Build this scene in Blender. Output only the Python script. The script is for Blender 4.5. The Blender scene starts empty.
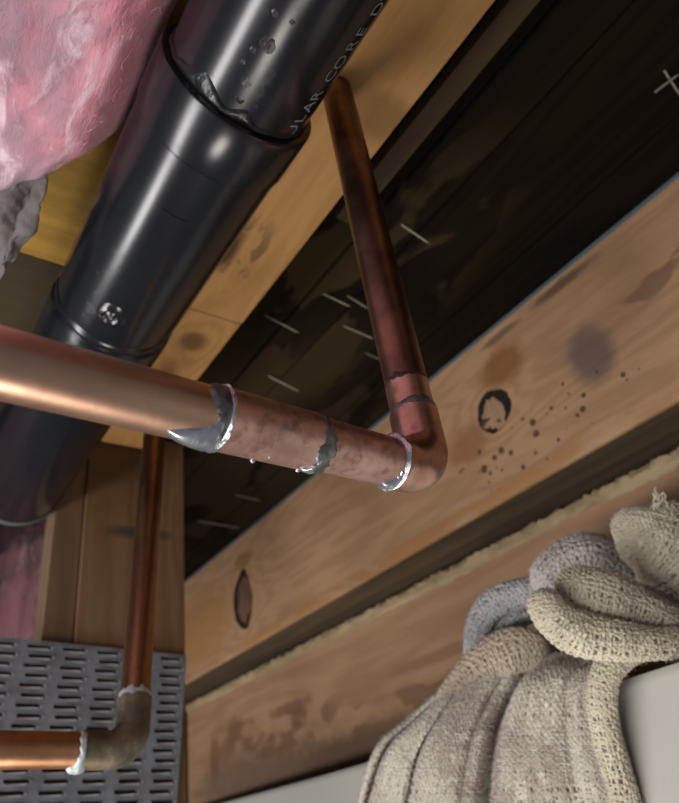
import bpy, math, random
import numpy as np
from mathutils import Vector, Matrix, noise
random.seed(7); np.random.seed(7)
S = bpy.context.scene; COL = S.collection

# ------------------------------------------------------------------ camera, world, lights, exposure
F = 650.0; W, H = 679, 803
def nrm(v): v = np.array(v, float); return v/np.linalg.norm(v)
AX = nrm([-565, -519, -F]); AZ = nrm([-165, (165*565+F*F)/519, -F]); AY = np.cross(AZ, AX)
R = np.array([AX, AY, AZ])                      # camera axes -> world: X along the joists, Z up, Y to the left
def ray(px, py): return R @ np.array([(px-W/2)/F, -(py-H/2)/F, -1.0])
def at(px, py, **k):                            # point seen at a pixel, at a real depth d or on the plane x / y / z = value
    r = ray(px, py); a, v = list(k.items())[0]
    return r*v if a == 'd' else r*(v/r['xyz'.index(a)])
cam = bpy.data.cameras.new('camera'); co = bpy.data.objects.new('camera', cam); COL.objects.link(co)
M4 = Matrix(R.tolist()).to_4x4(); co.matrix_world = M4
cam.sensor_fit = 'HORIZONTAL'; cam.sensor_width = 36; cam.lens = F/W*36; cam.clip_start = 0.01
cam.dof.use_dof = True; cam.dof.focus_distance = 0.30; cam.dof.aperture_fstop = 13
S.camera = co
S.view_settings.view_transform = 'Standard'; S.view_settings.look = 'None'
S.view_settings.gamma = 1; S.view_settings.use_curve_mapping = False
S.view_settings.exposure = 0.0
wd = bpy.data.worlds.new('world'); S.world = wd; wd.use_nodes = True
wd.node_tree.nodes['Background'].inputs[0].default_value = (0.80, 0.86, 1.0, 1)
wd.node_tree.nodes['Background'].inputs[1].default_value = 0.14
def area(name, loc, target, sx, sy, power, col):
    l = bpy.data.lights.new(name, 'AREA'); l.shape = 'RECTANGLE'; l.size = sx; l.size_y = sy
    l.energy = power; l.color = col
    o = bpy.data.objects.new(name, l); COL.objects.link(o); o.location = loc
    o.rotation_euler = (Vector(target)-Vector(loc)).to_track_quat('-Z', 'Y').to_euler()
    return o
area('window_light', (0.62, 0.80, -0.36), (0.62, -0.25, 0.25), 1.6, 0.20, 20, (1.0, 0.98, 0.97))
area('work_lamp', (0.50, -0.06, -0.80), (0.55, -0.25, 0.3), 0.34, 0.22, 4.2, (1.0, 0.92, 0.84))

# ------------------------------------------------------------------ object helpers
def link(name, me, mat=None, parent=None, smooth=True, sharp=34):
    o = bpy.data.objects.new(name, me); COL.objects.link(o)
    if mat: me.materials.append(mat)
    if parent: o.parent = parent
    if smooth:
        me.polygons.foreach_set('use_smooth', [True]*len(me.polygons))
        if sharp: me.set_sharp_from_angle(angle=math.radians(sharp))
    return o
def mesh(name, v, f, mat=None, parent=None, smooth=True, bevel=0):
    me = bpy.data.meshes.new(name); me.from_pydata([tuple(map(float, p)) for p in v], [], [tuple(map(int, q)) for q in f]); me.update()
    o = link(name, me, mat, parent, smooth)
    if bevel:
        m = o.modifiers.new('b', 'BEVEL'); m.width = bevel; m.segments = 2; m.limit_method = 'ANGLE'
    return o
def empty(name, loc=(0, 0, 0)):
    o = bpy.data.objects.new(name, None); COL.objects.link(o); o.empty_display_size = 0.02
    return o
def tag(o, label=None, cat=None, group=None, kind=None):
    for k, v in (('label', label), ('category', cat), ('group', group), ('kind', kind)):
        if v: o[k] = v
    return o
def box(x0, x1, y0, y1, z0, z1):
    v = [(x, y, z) for x in (x0, x1) for y in (y0, y1) for z in (z0, z1)]
    f = [(0, 1, 3, 2), (4, 6, 7, 5), (0, 4, 5, 1), (2, 3, 7, 6), (0, 2, 6, 4), (1, 5, 7, 3)]
    return v, f
def grid_faces(n, m, cu=False, off=0):         # n rows, m cols ; cu closes columns
    f = []
    for i in range(n-1):
        for j in range(m if cu else m-1):
            a = i*m+j; b = i*m+(j+1) % m
            f.append((off+a, off+b, off+b+m, off+a+m))
    return f
def frames(P):
    P = np.array(P, float); T = np.gradient(P, axis=0); T /= np.linalg.norm(T, axis=1)[:, None]
    ref = np.array([0.3, 0.2, 0.93]); a = np.cross(T[0], ref); a /= np.linalg.norm(a); A = []
    for t in T:
        a = a-t*(a@t); a /= np.linalg.norm(a); A.append(a)
    A = np.array(A); return P, T, A, np.cross(T, A)
def sweep(P, rad, n=48, caps=True):
    P, T, A, B = frames(P); v = []
    for i in range(len(P)):
        for k in range(n):
            t = 2*math.pi*k/n
            v.append(P[i]+rad[i]*(math.cos(t)*A[i]+math.sin(t)*B[i]))
    f = grid_faces(len(P), n, True)
    if caps:
        f.append(tuple(range(n-1, -1, -1))); o = (len(P)-1)*n; f.append(tuple(o+k for k in range(n)))
    return v, f
def hollow(P, rad, wall, n=48):                # a tube with a real wall
    rad = list(rad); P = [np.array(p, float) for p in P]
    P2 = P+P[::-1]
    _, T, A, B = frames(P); v = []
    idx = list(range(len(P)))+list(range(len(P)-1, -1, -1))
    for q, i in enumerate(idx):
        r = rad[i]-(wall if q >= len(P) else 0)
        for k in range(n):
            t = 2*math.pi*k/n; v.append(P[i]+r*(math.cos(t)*A[i]+math.sin(t)*B[i]))
    f = grid_faces(len(idx), n, True); m = (len(idx)-1)*n
    f += [(m+k, m+(k+1) % n, (k+1) % n, k) for k in range(n)]
    return v, f
def catmull(P, n):
    P = np.array(P, float); Q = np.vstack([2*P[0]-P[1], P, 2*P[-1]-P[-2]]); out = []
    ts = np.linspace(0, len(P)-1, n)
    for t in ts:
        i = min(int(t), len(P)-2); u = t-i; a, b, c, d = Q[i:i+4]
        out.append(0.5*((2*b)+(-a+c)*u+(2*a-5*b+4*c-d)*u*u+(-a+3*b-3*c+d)*u**3))
    return np.array(out)

# ------------------------------------------------------------------ material helpers
class NT:
    def __init__(s, name):
        s.m = bpy.data.materials.new(name); s.m.use_nodes = True; s.t = s.m.node_tree; s.b = s.t.nodes['Principled BSDF']
        s.co = s.n('ShaderNodeTexCoord').outputs['Object']
    def n(s, typ, **k):
        x = s.t.nodes.new(typ)
        for a, v in k.items(): setattr(x, a, v)
        return x
    def put(s, sock, v):
        if isinstance(v, bpy.types.NodeSocket): s.t.links.new(v, sock)
        elif isinstance(v, (tuple, list)) and len(v) == 3 and sock.type == 'RGBA': sock.default_value = (*v, 1)
        else: sock.default_value = v
    def math(s, op, a, b=0.0, c=None, clamp=False):
        x = s.n('ShaderNodeMath', operation=op, use_clamp=clamp); s.put(x.inputs[0], a); s.put(x.inputs[1], b)
        if c is not None: s.put(x.inputs[2], c)
        return x.outputs[0]
    def vec(s, op, a, b):
        x = s.n('ShaderNodeVectorMath', operation=op); s.put(x.inputs[0], a); s.put(x.inputs[1], b)
        return x.outputs['Value'] if op in ('LENGTH', 'DISTANCE') else x.outputs[0]
    def noise(s, scale=5, detail=4, rough=.5, vec=None, stretch=None, dist=0):
        v = vec if vec is not None else s.co
        if stretch: v = s.vec('MULTIPLY', v, stretch)
        x = s.n('ShaderNodeTexNoise'); s.put(x.inputs['Vector'], v); s.put(x.inputs['Scale'], scale)
        x.inputs['Detail'].default_value = detail; x.inputs['Roughness'].default_value = rough; x.inputs['Distortion'].default_value = dist
        return x.outputs['Fac']
    def mix(s, f, a, b, blend='MIX'):
        x = s.n('ShaderNodeMix', data_type='RGBA', blend_type=blend); s.put(x.inputs[0], f); s.put(x.inputs[6], a); s.put(x.inputs[7], b)
        return x.outputs[2]
    def ramp(s, v, a, b): # smooth 0..1 between a and b
        x = s.n('ShaderNodeMapRange', interpolation_type='SMOOTHSTEP'); s.put(x.inputs[0], v)
        x.inputs[1].default_value = a; x.inputs[2].default_value = b; return x.outputs[0]
    def bump(s, h, strength=.3, dist=.001, normal=None):
        x = s.n('ShaderNodeBump'); s.put(x.inputs['Height'], h); x.inputs['Strength'].default_value = strength; x.inputs['Distance'].default_value = dist
        if normal: s.put(x.inputs['Normal'], normal)
        return x.outputs[0]
    def blob(s, c, rad, wob=.0, wsc=30):  # soft ellipse mask 1 in the middle -> 0 at its rim
        d = s.vec('SUBTRACT', s.co, tuple(c)); d = s.vec('DIVIDE', d, tuple(rad)); l = s.vec('LENGTH', d, (0, 0, 0))
        if wob: l = s.math('ADD', l, s.math('MULTIPLY', s.math('SUBTRACT', s.noise(wsc, 3), .5), wob))
        return l
    def out(s, **k):
        for a, v in k.items():
            s.put(s.b.inputs[{'color': 'Base Color', 'rough': 'Roughness', 'metal': 'Metallic', 'normal': 'Normal', 'spec': 'Specular IOR Level',
                              'coat': 'Coat Weight', 'sheen': 'Sheen Weight', 'sss': 'Subsurface Weight', 'alpha': 'Alpha', 'crough': 'Coat Roughness'}[a]], v)
        return s.m

def wood(name, light, dark, axis='x', rings=16, knots=(), stains_shade=(), specks=None, rough=.6, fiber=1.0, bands=(), spec=.3):
    """boards: grain runs along one axis; knots bend the rings; stains and specks have their own shapes"""
    t = NT(name)
    st = {'x': (1, 9, 9), 'y': (9, 1, 9), 'z': (9, 9, 1)}[axis]
    co = t.co
    wob = t.noise(3.0, 3, .55, stretch=tuple(q*.6 for q in st))
    h = t.math('MULTIPLY', wob, 5.0)
    for c, r in knots:
        l = t.blob(c, tuple(q*1.6 for q in r)); g = t.math('DIVIDE', 1.4, t.math('ADD', t.math('MULTIPLY', l, l), .6)); h = t.math('ADD', h, g)
    rg = t.math('FRACT', t.math('MULTIPLY', h, rings/10)); rg = t.math('ABSOLUTE', t.math('SUBTRACT', t.math('MULTIPLY', rg, 2), 1))
    rg = t.ramp(rg, .1, 1.0)
    fine = t.noise(60, 5, .65, stretch=tuple(q*.9 for q in st))
    fac = t.math('ADD', t.math('MULTIPLY', rg, .42), t.math('MULTIPLY', fine, .75)); fac = t.math('SUBTRACT', fac, .15, clamp=True)
    c = t.mix(fac, light, dark)
    big = t.noise(4.5, 3, .5); c = t.mix(t.ramp(big, .45, .75), c, t.mix(.5, c, tuple(q*.55 for q in dark)))
    for cc, r, col, w, amt in stains_shade:
        l = t.blob(cc, r, w, 45); c = t.mix(t.math('MULTIPLY', t.math('SUBTRACT', 1, t.ramp(l, .35, 1.0)), amt), c, col)
    for cc, r, lo, hi, col, amt, sc, th in bands:         # noise-shaped streaks kept inside an ellipse
        l = t.math('SUBTRACT', 1, t.ramp(t.blob(cc, r), .5, 1.0)); nz = t.ramp(t.noise(sc, 3, .5, stretch=(1, 2.2, 2.2), dist=.4), th, th+.06)
        c = t.mix(t.math('MULTIPLY', t.math('MULTIPLY', l, nz), amt), c, col)
    if specks:
        for cc, r, sc, th in specks:                       # scattered round mould dots of random size
            l = t.math('SUBTRACT', 1, t.ramp(t.blob(cc, r), .2, 1.0))
            vo = t.n('ShaderNodeTexVoronoi'); cw = t.vec('ADD', t.co, t.vec('MULTIPLY', t.n('ShaderNodeTexNoise').outputs['Color'], (.004, .004, .004)))
            t.put(vo.inputs['Vector'], t.vec('MULTIPLY', cw, (1, .2, 1))); vo.inputs['Scale'].default_value = sc
            sp = t.n('ShaderNodeSeparateColor'); t.put(sp.inputs[0], vo.outputs['Color'])
            rr = t.math('MULTIPLY', t.math('POWER', sp.outputs[0], 2.2), th); rr = t.math('MULTIPLY', rr, t.math('MULTIPLY', l, 1.3, clamp=True))
            dd = t.math('SUBTRACT', rr, vo.outputs['Distance']); c = t.mix(t.math('MULTIPLY', t.ramp(dd, -.02, .10), .85), c, (.05, .027, .015))
    hh = t.math('ADD', t.math('MULTIPLY', fine, fiber), t.math('MULTIPLY', rg, .25))
    return t.out(color=c, rough=rough, normal=t.bump(hh, .35, .0012), spec=spec)

def copper(name, a, b, c, r0=.28, r1=.5, sc=30, metal=1.0, extra=None, cl=.55):
    t = NT(name); n1 = t.noise(sc, 5, .6); n2 = t.noise(sc*3.2, 4, .6); n3 = t.noise(sc*14, 2, .5)
    col = t.mix(t.ramp(n1, .38, .62), a, b); col = t.mix(t.math('MULTIPLY', t.ramp(n2, cl, cl+.25), .75), col, c)
    if extra:
        for cc, rad, cl, w, amt in extra:
            l = t.blob(cc, rad, w, 90); col = t.mix(t.math('MULTIPLY', t.math('SUBTRACT', 1, t.ramp(l, .7, 1.0)), amt), col, cl)
    ro = t.math('ADD', r0, t.math('MULTIPLY', n2, (r1-r0)))
    return t.out(color=col, metal=metal, rough=ro, normal=t.bump(t.math('ADD', n2, t.math('MULTIPLY', n3, .5)), .12, .0006))

# ------------------------------------------------------------------ key geometry (metres, camera at the origin)
JY, CZ, JB = -0.55, 0.475, 0.2698               # near face of right joist, ceiling, joist underside
AY0, AZ0 = -0.121, 0.381                          # axis of black drain pipe (runs along X)

# ------------------------------------------------------------------ setting
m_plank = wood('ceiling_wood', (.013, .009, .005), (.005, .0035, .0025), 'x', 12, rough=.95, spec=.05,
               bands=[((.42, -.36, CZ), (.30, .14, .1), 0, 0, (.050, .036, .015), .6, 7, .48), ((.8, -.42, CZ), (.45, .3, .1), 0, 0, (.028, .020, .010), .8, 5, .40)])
ceil = empty('ceiling'); ceil['kind'] = 'structure'
ys = [-.66, -.497, -.372, -.3225, -.20, -.02, .16, .34, .60]
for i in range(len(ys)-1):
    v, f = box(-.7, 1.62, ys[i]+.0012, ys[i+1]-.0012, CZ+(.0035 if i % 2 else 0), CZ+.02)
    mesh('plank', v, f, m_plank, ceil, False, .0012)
m_dark = wood('rough_dark_wood', (.05, .034, .02), (.02, .014, .009), 'z', 12, rough=.85)
v, f = box(1.62, 1.66, -.80, .62, -.25, .50); o = mesh('wall_back', v, f, m_dark, None, False); o['kind'] = 'structure'
v, f = box(-.7, 1.62, -.80, -.76, -.25, .50); o = mesh('wall_right', v, f, m_dark, None, False); o['kind'] = 'structure'

# ------------------------------------------------------------------ right joist with knots
k1 = at(494, 410, y=JY); k2 = at(243, 600, y=JY); sm = at(590, 355, y=JY)
def yy(px, py): return tuple(at(px, py, y=JY))
m_joist = wood('joist_wood', (.455, .275, .155), (.30, .165, .085), 'x', 16,
    knots=[(tuple(k1), (.034, .05, .034)), (tuple(k2), (.034, .05, .055))],
    stains_shade=[(tuple(sm), (.036, .05, .046), (.12, .085, .075), .35, .85),
            (yy(502, 366), (.046, .05, .036), (.20, .085, .025), .6, .85),
            (yy(468, 446), (.050, .05, .034), (.26, .12, .055), .6, .8),
            (yy(560, 285), (.06, .05, .010), (.06, .042, .028), .5, .75),
            (yy(500, 335), (.05, .05, .008), (.07, .05, .03), .6, .7),
            (yy(243, 560), (.05, .05, .02), (.26, .12, .035), .5, .8),
            (yy(200, 630), (.2, .05, .10), (.33, .17, .055), .5, .7)],
    bands=[(yy(660, 275), (.10, .06, .022), 0, 0, (.16, .085, .045), .7, 12, .55),
           (yy(500, 290), (.13, .06, .02), 0, 0, (.16, .10, .06), .5, 12, .52),
           ((.45, JY, .278), (.9, .06, .014), 0, 0, (.34, .165, .055), .7, 8, .38)],
    specks=[(yy(520, 440), (.16, .05, .055), 100, .60), (yy(470, 480), (.10, .05, .04), 75, .50), (yy(580, 400), (.10, .05, .03), 130, .5)], rough=.55)
joist = empty('floor_joist')
tag(joist, 'long pale right-hand joist with two round knots and dark mould specks, below black ceiling', 'joist')
# face built as a profile with slightly uneven lower arris
def beam_mesh(x0, x1, yf, yb, z0, z1, rag_amp, seed, nx=260, step=None):
    prof = []; v = []; f = []
    xs = np.linspace(x0, x1, nx)
    for x in xs:
        a = rag_amp*(noise.noise(Vector((x*22, seed, 0)))+.5*noise.noise(Vector((x*70, seed, 3))))
        c = .004
        P = [(yf, z1), (yf, z1-.03), (yf, z0+.012), (yf, z0+c*.9+a), (yf-c*.25, z0+c*.35+a), (yf-c*.9, z0+a*.4), (yf-c*2.2, z0), (yb, z0), (yb, z1)]
        v += [(x, y, z) for y, z in P]
    n = len(P); f = grid_faces(nx, n, True)
    f += [tuple(range(n)), tuple(range((nx-1)*n+n-1, (nx-1)*n-1, -1))]
    return v, f
v, f = beam_mesh(-.7, 1.60, JY, -.60, JB, CZ-.001, .0012, 1); jt = mesh('timber', v, f, m_joist, joist, True)
m_under = wood('shaded_underside', (.115, .078, .043), (.055, .038, .022), 'x', 12, rough=.85); jt.data.materials.append(m_under)  # shade under the joist put into a darker wood colour
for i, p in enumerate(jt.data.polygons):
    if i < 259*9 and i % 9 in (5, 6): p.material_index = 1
m_kr = wood('knot_ring', (.022, .014, .010), (.008, .005, .004), 'y', 30, rough=.7)
m_kc = wood('knot_heart', (.42, .26, .16), (.20, .11, .06), 'z', 40, rough=.6, bands=[(tuple(k1), (.04, .04, .04), 0, 0, (.03, .018, .012), .9, 45, .55)])
m_kc2 = wood('knot_heart_dark', (.20, .10, .06), (.07, .04, .03), 'z', 40, rough=.5)
def knot(c, rx, rz, mr, mc, seed, off=(0, 0)):
    k = empty('knot'); k.parent = joist
    def disc(name, rx, rz, y, mat, par, sd, dome, ox=0, oz=0, wob=.18):
        n = 72; v = [(c[0]+ox, y+dome, c[2]+oz)]; f = []
        for q in range(1, 6):
            for i in range(n):
                t = 2*math.pi*i/n; s = q/5*(1+wob*(noise.noise(Vector((math.cos(t)*1.1, math.sin(t)*1.1, sd)))+.4*noise.noise(Vector((math.cos(t)*4, math.sin(t)*4, sd)))))
                v.append((c[0]+ox+rx*s*math.cos(t), y+dome*(1-(q/5)**2)+.0006*noise.noise(Vector((q, i*.6, sd))), c[2]+oz+rz*s*math.sin(t)))
        for i in range(n): f.append((0, 1+i, 1+(i+1) % n))
        for q in range(4):
            for i in range(n): a = 1+q*n+i; b = 1+q*n+(i+1) % n; f.append((a, a+n, b+n, b))
        return mesh(name, v, f, mat, par)
    ring = disc('ring', rx, rz, JY+.0004, mr, k, seed, .0003)
    disc('heart', rx*.70, rz*.76, JY+.0009, mc, k, seed+5, .0012, off[0], off[1], .5)
    return k
knot(k1, .026, .0265, m_kr, m_kc, 3, (.003, -.004))
knot(k2, .034, .052, m_kr, m_kc2, 9, (-.006, -.002))
# blueish foil strip along the joist's top edge
m_strip = NT('grey_strip'); m_strip = m_strip.out(color=(.06, .085, .105), rough=.5)
v, f = box(.05, 1.60, JY-.001, JY+.003, CZ-.0065, CZ-.003)
tag(mesh('sealing_strip', v, f, m_strip, None, False, .001), 'thin blue-grey strip along the top edge of the right-hand joist', 'strip')
# sistered ply behind
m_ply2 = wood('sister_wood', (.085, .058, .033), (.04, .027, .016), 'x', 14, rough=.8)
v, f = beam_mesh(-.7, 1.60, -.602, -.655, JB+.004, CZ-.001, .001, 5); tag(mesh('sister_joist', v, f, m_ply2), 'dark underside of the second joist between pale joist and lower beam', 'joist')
# lower beam
LBY = -.640; LT = .2688
def ly(px, py): return tuple(at(px, py, y=LBY))
m_beam = wood('lower_beam_wood', (.42, .255, .145), (.27, .15, .08), 'x', 9,
    knots=[(ly(275, 735), (.09, .05, .03))],
    stains_shade=[(ly(400, 745), (.62, .05, .055), (.10, .062, .04), .5, .95), (ly(250, 775), (.30, .05, .055), (.16, .10, .07), .5, .8), (ly(235, 730), (.05, .05, .03), (.15, .075, .04), .8, .8), (ly(215, 760), (.03, .05, .06), (.17, .085, .045), .6, .8), (ly(290, 708), (.09, .05, .015), (.17, .085, .045), .9, .8),  # first entry: broad darker tone along the bottom
            (ly(440, 655), (.14, .05, .012), (.20, .10, .05), .4, .6), (ly(640, 530), (.2, .05, .012), (.22, .12, .07), .4, .5)],
    bands=[(ly(270, 735), (.30, .06, .05), 0, 0, (.16, .08, .04), .75, 9, .5),
           (ly(420, 700), (.40, .06, .03), 0, 0, (.15, .08, .045), .7, 12, .5)], rough=.6)
lb = empty('wall_plate_beam'); tag(lb, 'lower wooden beam under the joist, with wavy brown stain, partly behind the rag', 'beam')
v, f = beam_mesh(-.7, 1.46, LBY, -.74, -.22, LT, .0006, 11); mesh('timber', v, f, m_beam, lb)
m_edge = wood('sawn_edge', (.44, .33, .19), (.22, .155, .08), 'x', 20, rough=.8, fiber=2.5)
v = []; nx = 700; xs = np.linspace(-.7, 1.46, nx)
for i, x in enumerate(xs):
    for j, (dy, z) in enumerate([(0, LT-.016), (.003, LT-.013), (.0045, LT-.008), (.0035, LT-.002), (0, LT+.001)]):
        q = noise.noise(Vector((x*45, j*1.3, 2)))+1.1*noise.noise(Vector((x*150, j*2.1, 5)))+.6*noise.noise(Vector((x*400, j*2.1, 8)))
        v.append((x, LBY+dy+.0024*q*(j in (1, 2, 3)), z+.0022*q+(.004*noise.noise(Vector((x*9, 1, 1))) if j == 0 else 0)))
tag(mesh('sawn_edge', v, grid_faces(nx, 5), m_edge, lb), 'ragged pale furry edge')

# ------------------------------------------------------------------ board along the ceiling left of the dark bay
def zc(px, py): return tuple(at(px, py, z=.449))
m_board = wood('orange_board', (.84, .48, .18), (.60, .31, .10), 'x', 12, rough=.55,
    knots=[(zc(192, 342), (.03, .03, .03))],
    stains_shade=[(zc(192, 342), (.022, .02, .03), (.20, .09, .035), .2, .8), (zc(226, 250), (.040, .016, .03), (.05, .035, .018), .5, .9),
            (zc(375, 115), (.03, .05, .03), (.22, .11, .04), .5, .6)],
    bands=[(zc(240, 255), (.06, .03, .03), 0, 0, (.10, .07, .03), .6, 25, .52)])
sb = empty('ceiling_board'); tag(sb, 'orange wooden board under ceiling, running diagonally behind the black pipe', 'board')
v, f = box(-.7, .455, -.264, -.128, .449, CZ-.0005); mesh('timber', v, f, m_board, sb, False, .0015)
v, f = box(.457, .735, -.264, -.128, .450, CZ-.0005); mesh('timber', v, f, m_board, sb, False, .0015)
m_lath = wood('lath_wood', (.085, .06, .026), (.035, .025, .012), 'x', 10, rough=.8)
v, f = box(-.7, .30, -.300, -.2805, .462, CZ-.0005)
tag(mesh('lath', v, f, m_lath, None, False, .001), 'narrow dim brown lath beside the orange ceiling board at top', 'lath')
m_yel = wood('yellow_wood', (.42, .245, .04), (.22, .12, .02), 'y', 10, rough=.6)
v, f = box(.10, .455, -.092, -.040, .452, CZ-.0005)
tag(mesh('wood_block', v, f, m_yel, None, False, .002), 'mustard yellow wooden block between pink insulation and black pipe', 'block')
m_yel2 = wood('brown_wood', (.05, .034, .014), (.028, .018, .008), 'y', 10, rough=.7)
v, f = box(.458, .735, -.110, .06, .455, CZ-.0005)
tag(mesh('wood_block', v, f, m_yel2, None, False, .002), 'dim brown wooden block left of the black pipe, above the copper pipe', 'block')

# ------------------------------------------------------------------ cross beam (post) and punched metal plate
BX = .74
def xp(px, py, x=BX): return at(px, py, x=x)
def bx(px, py): return tuple(at(px, py, x=BX))
m_post = wood('post_wood', (.26, .15, .075), (.15, .082, .038), 'z', 12, rough=.6,
    stains_shade=[(bx(140, 533), (.05, .055, .012), (.035, .045, .04), .4, .8), (bx(100, 460), (.1, .1, .05), (.08, .055, .03), .3, .7)])  # last entry paints the shade at the post's top into its colour
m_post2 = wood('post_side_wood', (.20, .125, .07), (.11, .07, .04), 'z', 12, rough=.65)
post = empty('wooden_post'); tag(post, 'upright brown wooden post behind rear copper pipe, above the perforated plate', 'post')
pr = xp(185, 600)[1]; pm = xp(78, 600)[1]; pl = xp(46, 600)[1]
v, f = box(BX, BX+.04, pr, pm, -.15, CZ-.001); mesh('timber', v, f, m_post, post, False, .0015)
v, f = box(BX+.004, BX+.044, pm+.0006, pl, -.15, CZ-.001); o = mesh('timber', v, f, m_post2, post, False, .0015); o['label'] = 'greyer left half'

m_plate = NT('galvanised_steel')
n1 = m_plate.noise(35, 4, .6); n2 = m_plate.noise(160, 3, .6)
m_plate = m_plate.out(color=m_plate.mix(m_plate.ramp(n1, .35, .7), (.30, .33, .38), (.20, .215, .235)), metal=.55, rough=m_plate.math('ADD', .35, m_plate.math('MULTIPLY', n2, .25)), normal=m_plate.bump(n1, .15, .001))
plate = empty('perforated_plate'); tag(plate, 'grey punched steel plate with rows of slots, nailed across the post bottom', 'plate')
PX = BX-.006
pTL = xp(0, 637, PX); pTR = xp(185, 655, PX); U = nrm(pTR-pTL); N = np.array([-1., 0, 0]); D = np.cross(N, U)
if D[2] > 0: D = -D
wpx = np.linalg.norm(pTR-pTL)
pitchU = wpx*33.2/185; pitchV = np.linalg.norm(xp(60, 740, PX)-xp(60, 700, PX))*10.15/40
slL, slH = pitchU*.66, pitchV*.44
c0u = wpx*37.5/185                                    # centre of a slot column near px 37
v = []; f = []; lipv = []; lipf = []
ncol0, ncol1, nrow = -3, 4, 21
def PP(u, w, h=0): return pTL+U*u+D*w+N*h
uR = wpx*1.005; uL = c0u+pitchU*(ncol0-.5)
def cell(cu, cv, u0, u1, v0, v1):
    """sheet between a rectangle and a slot with round ends, the slot edge turned back; returns nothing"""
    n = 16; a = slL/2-slH/2; inner = []
    for k in range(n):
        t = 2*math.pi*(k+.5)/n; s = math.copysign(1, math.cos(t)); inner.append((cu+s*a+slH/2*math.cos(t), cv+slH/2*math.sin(t)))
    outer = []
    for (x, y) in inner:
        dx, dy = x-cu, y-cv; k = min(((u1-cu) if dx > 0 else (cu-u0))/abs(dx)*1.0 if dx else 9e9, ((v1-cv) if dy > 0 else (cv-v0))/abs(dy) if dy else 9e9)
        outer.append([cu+dx*k, cv+dy*k])
    for cx, cy in ((u0, v0), (u1, v0), (u0, v1), (u1, v1)):   # snap nearest to corners
        j = min(range(n), key=lambda i: (outer[i][0]-cx)**2*.2+(outer[i][1]-cy)**2); outer[j] = [cx, cy]
    b = len(v)
    for (x, y) in outer: v.append(PP(x, y))
    for (x, y) in inner: v.append(PP(x, y, .0002))
    for (x, y) in inner: v.append(PP(cu+(x-cu)*.9, cv+(y-cv)*.8, -.0028))
    for k in range(n):
        q = (k+1) % n; f.append((b+k, b+q, b+n+q, b+n+k)); f.append((b+n+k, b+n+q, b+2*n+q, b+2*n+k))
    # punched tooth lip at the right end of the slot
    L = len(lipv)
    ex = cu+slL/2
    for (x, y, h) in ((ex-slH*.2, cv-slH*.5, .0003), (ex+slH*.25, cv-slH*.1, .0016), (ex-slH*.1, cv+slH*.5, .0003), (ex-slH*.9, cv+slH*.42, .0018), (ex-slL*.9, cv+slH*.5, .0005), (ex-slL*.9, cv+slH*.80, .0010), (ex-slH*.1, cv+slH*.95, .0012), (ex+slH*.5, cv+.1*slH, .0004)):
        lipv.append(PP(x, y, h))
    lipf.extend([(L, L+1, L+7), (L+1, L+2, L+6, L+7), (L+2, L+3, L+4, L+5), (L+2, L+5, L+6)])
for c in range(ncol0, ncol1+1):
    for r in range(nrow):
        sh = (pitchU*.045 if r % 2 else -pitchU*.045)
        u0 = c0u+pitchU*(c-.5); u1 = u0+pitchU; v0 = pitchV*(r+.12); v1 = v0+pitchV
        cell((u0+u1)/2+sh, (v0+v1)/2, u0, u1, v0, v1)
vE = pitchV*(nrow+.12)
b = len(v); v += [PP(uL, 0), PP(c0u+pitchU*(ncol1+.5), 0), PP(c0u+pitchU*(ncol1+.5), pitchV*.12), PP(uL, pitchV*.12)]; f.append((b, b+1, b+2, b+3))
sheet = mesh('sheet', v, f, m_plate, plate, False)
m_lip = NT('lip_highlight').out(color=(.60, .61, .63), metal=.7, rough=.3)  # highlights on the slot lips put into a paler steel colour
mesh('punched_teeth', lipv, lipf, m_lip, plate, False)['kind'] = 'stuff'
m_plus = (sheet,)
m_back = NT('slot_shade').out(color=(.06, .045, .035), rough=.8)  # added sheet behind the slots, their dark inside put into its colour
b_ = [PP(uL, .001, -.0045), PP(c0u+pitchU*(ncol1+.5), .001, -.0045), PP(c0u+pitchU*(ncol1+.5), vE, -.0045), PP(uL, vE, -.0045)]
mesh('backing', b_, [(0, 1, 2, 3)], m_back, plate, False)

# ------------------------------------------------------------------ nails through the ceiling
m_nail = NT('nail_steel').out(color=(.22, .20, .15), metal=.5, rough=.5)
nails = [((265, 315), (299, 333), 'near the left edge of dark bay'), ((320, 292), (351, 307), 'upper one left of the copper riser'),
         ((345, 294), (369, 309), 'just beside the copper riser, highest there'), ((344, 326), (374, 339), 'close left of the copper riser, third down'),
         ((366, 353), (384, 361), 'touching the left edge of the riser, lowest'), ((265, 374), (300, 392), 'just above the copper coupling'),
         ((398, 222), (430, 244), 'right of the copper riser'), ((198, 521), (240, 528), 'below the coupling, beside wooden post'),
         ((236, 495), (262, 501), 'dim, under the copper coupling'), ((655, 92), (679, 74), 'at the far top right, pointing up'), ((664, 70), (682, 98), 'at far top right, crossing another nail')]
for i, (a, b, w) in enumerate(nails):
    A = at(*a, z=CZ+.004); B = at(*b, z=CZ-.026)
    if i >= 9: B = at(*b, z=CZ-.008)
    P = [A+(B-A)*t for t in (0, .5, .86, 1)]
    v, f = sweep(P, [.0011, .0011, .0009, .0001], 10)
    tag(mesh('nail', v, f, m_nail), 'thin steel nail point in the dark ceiling, '+w, 'nail', 'nail points through the dark ceiling')

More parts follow.
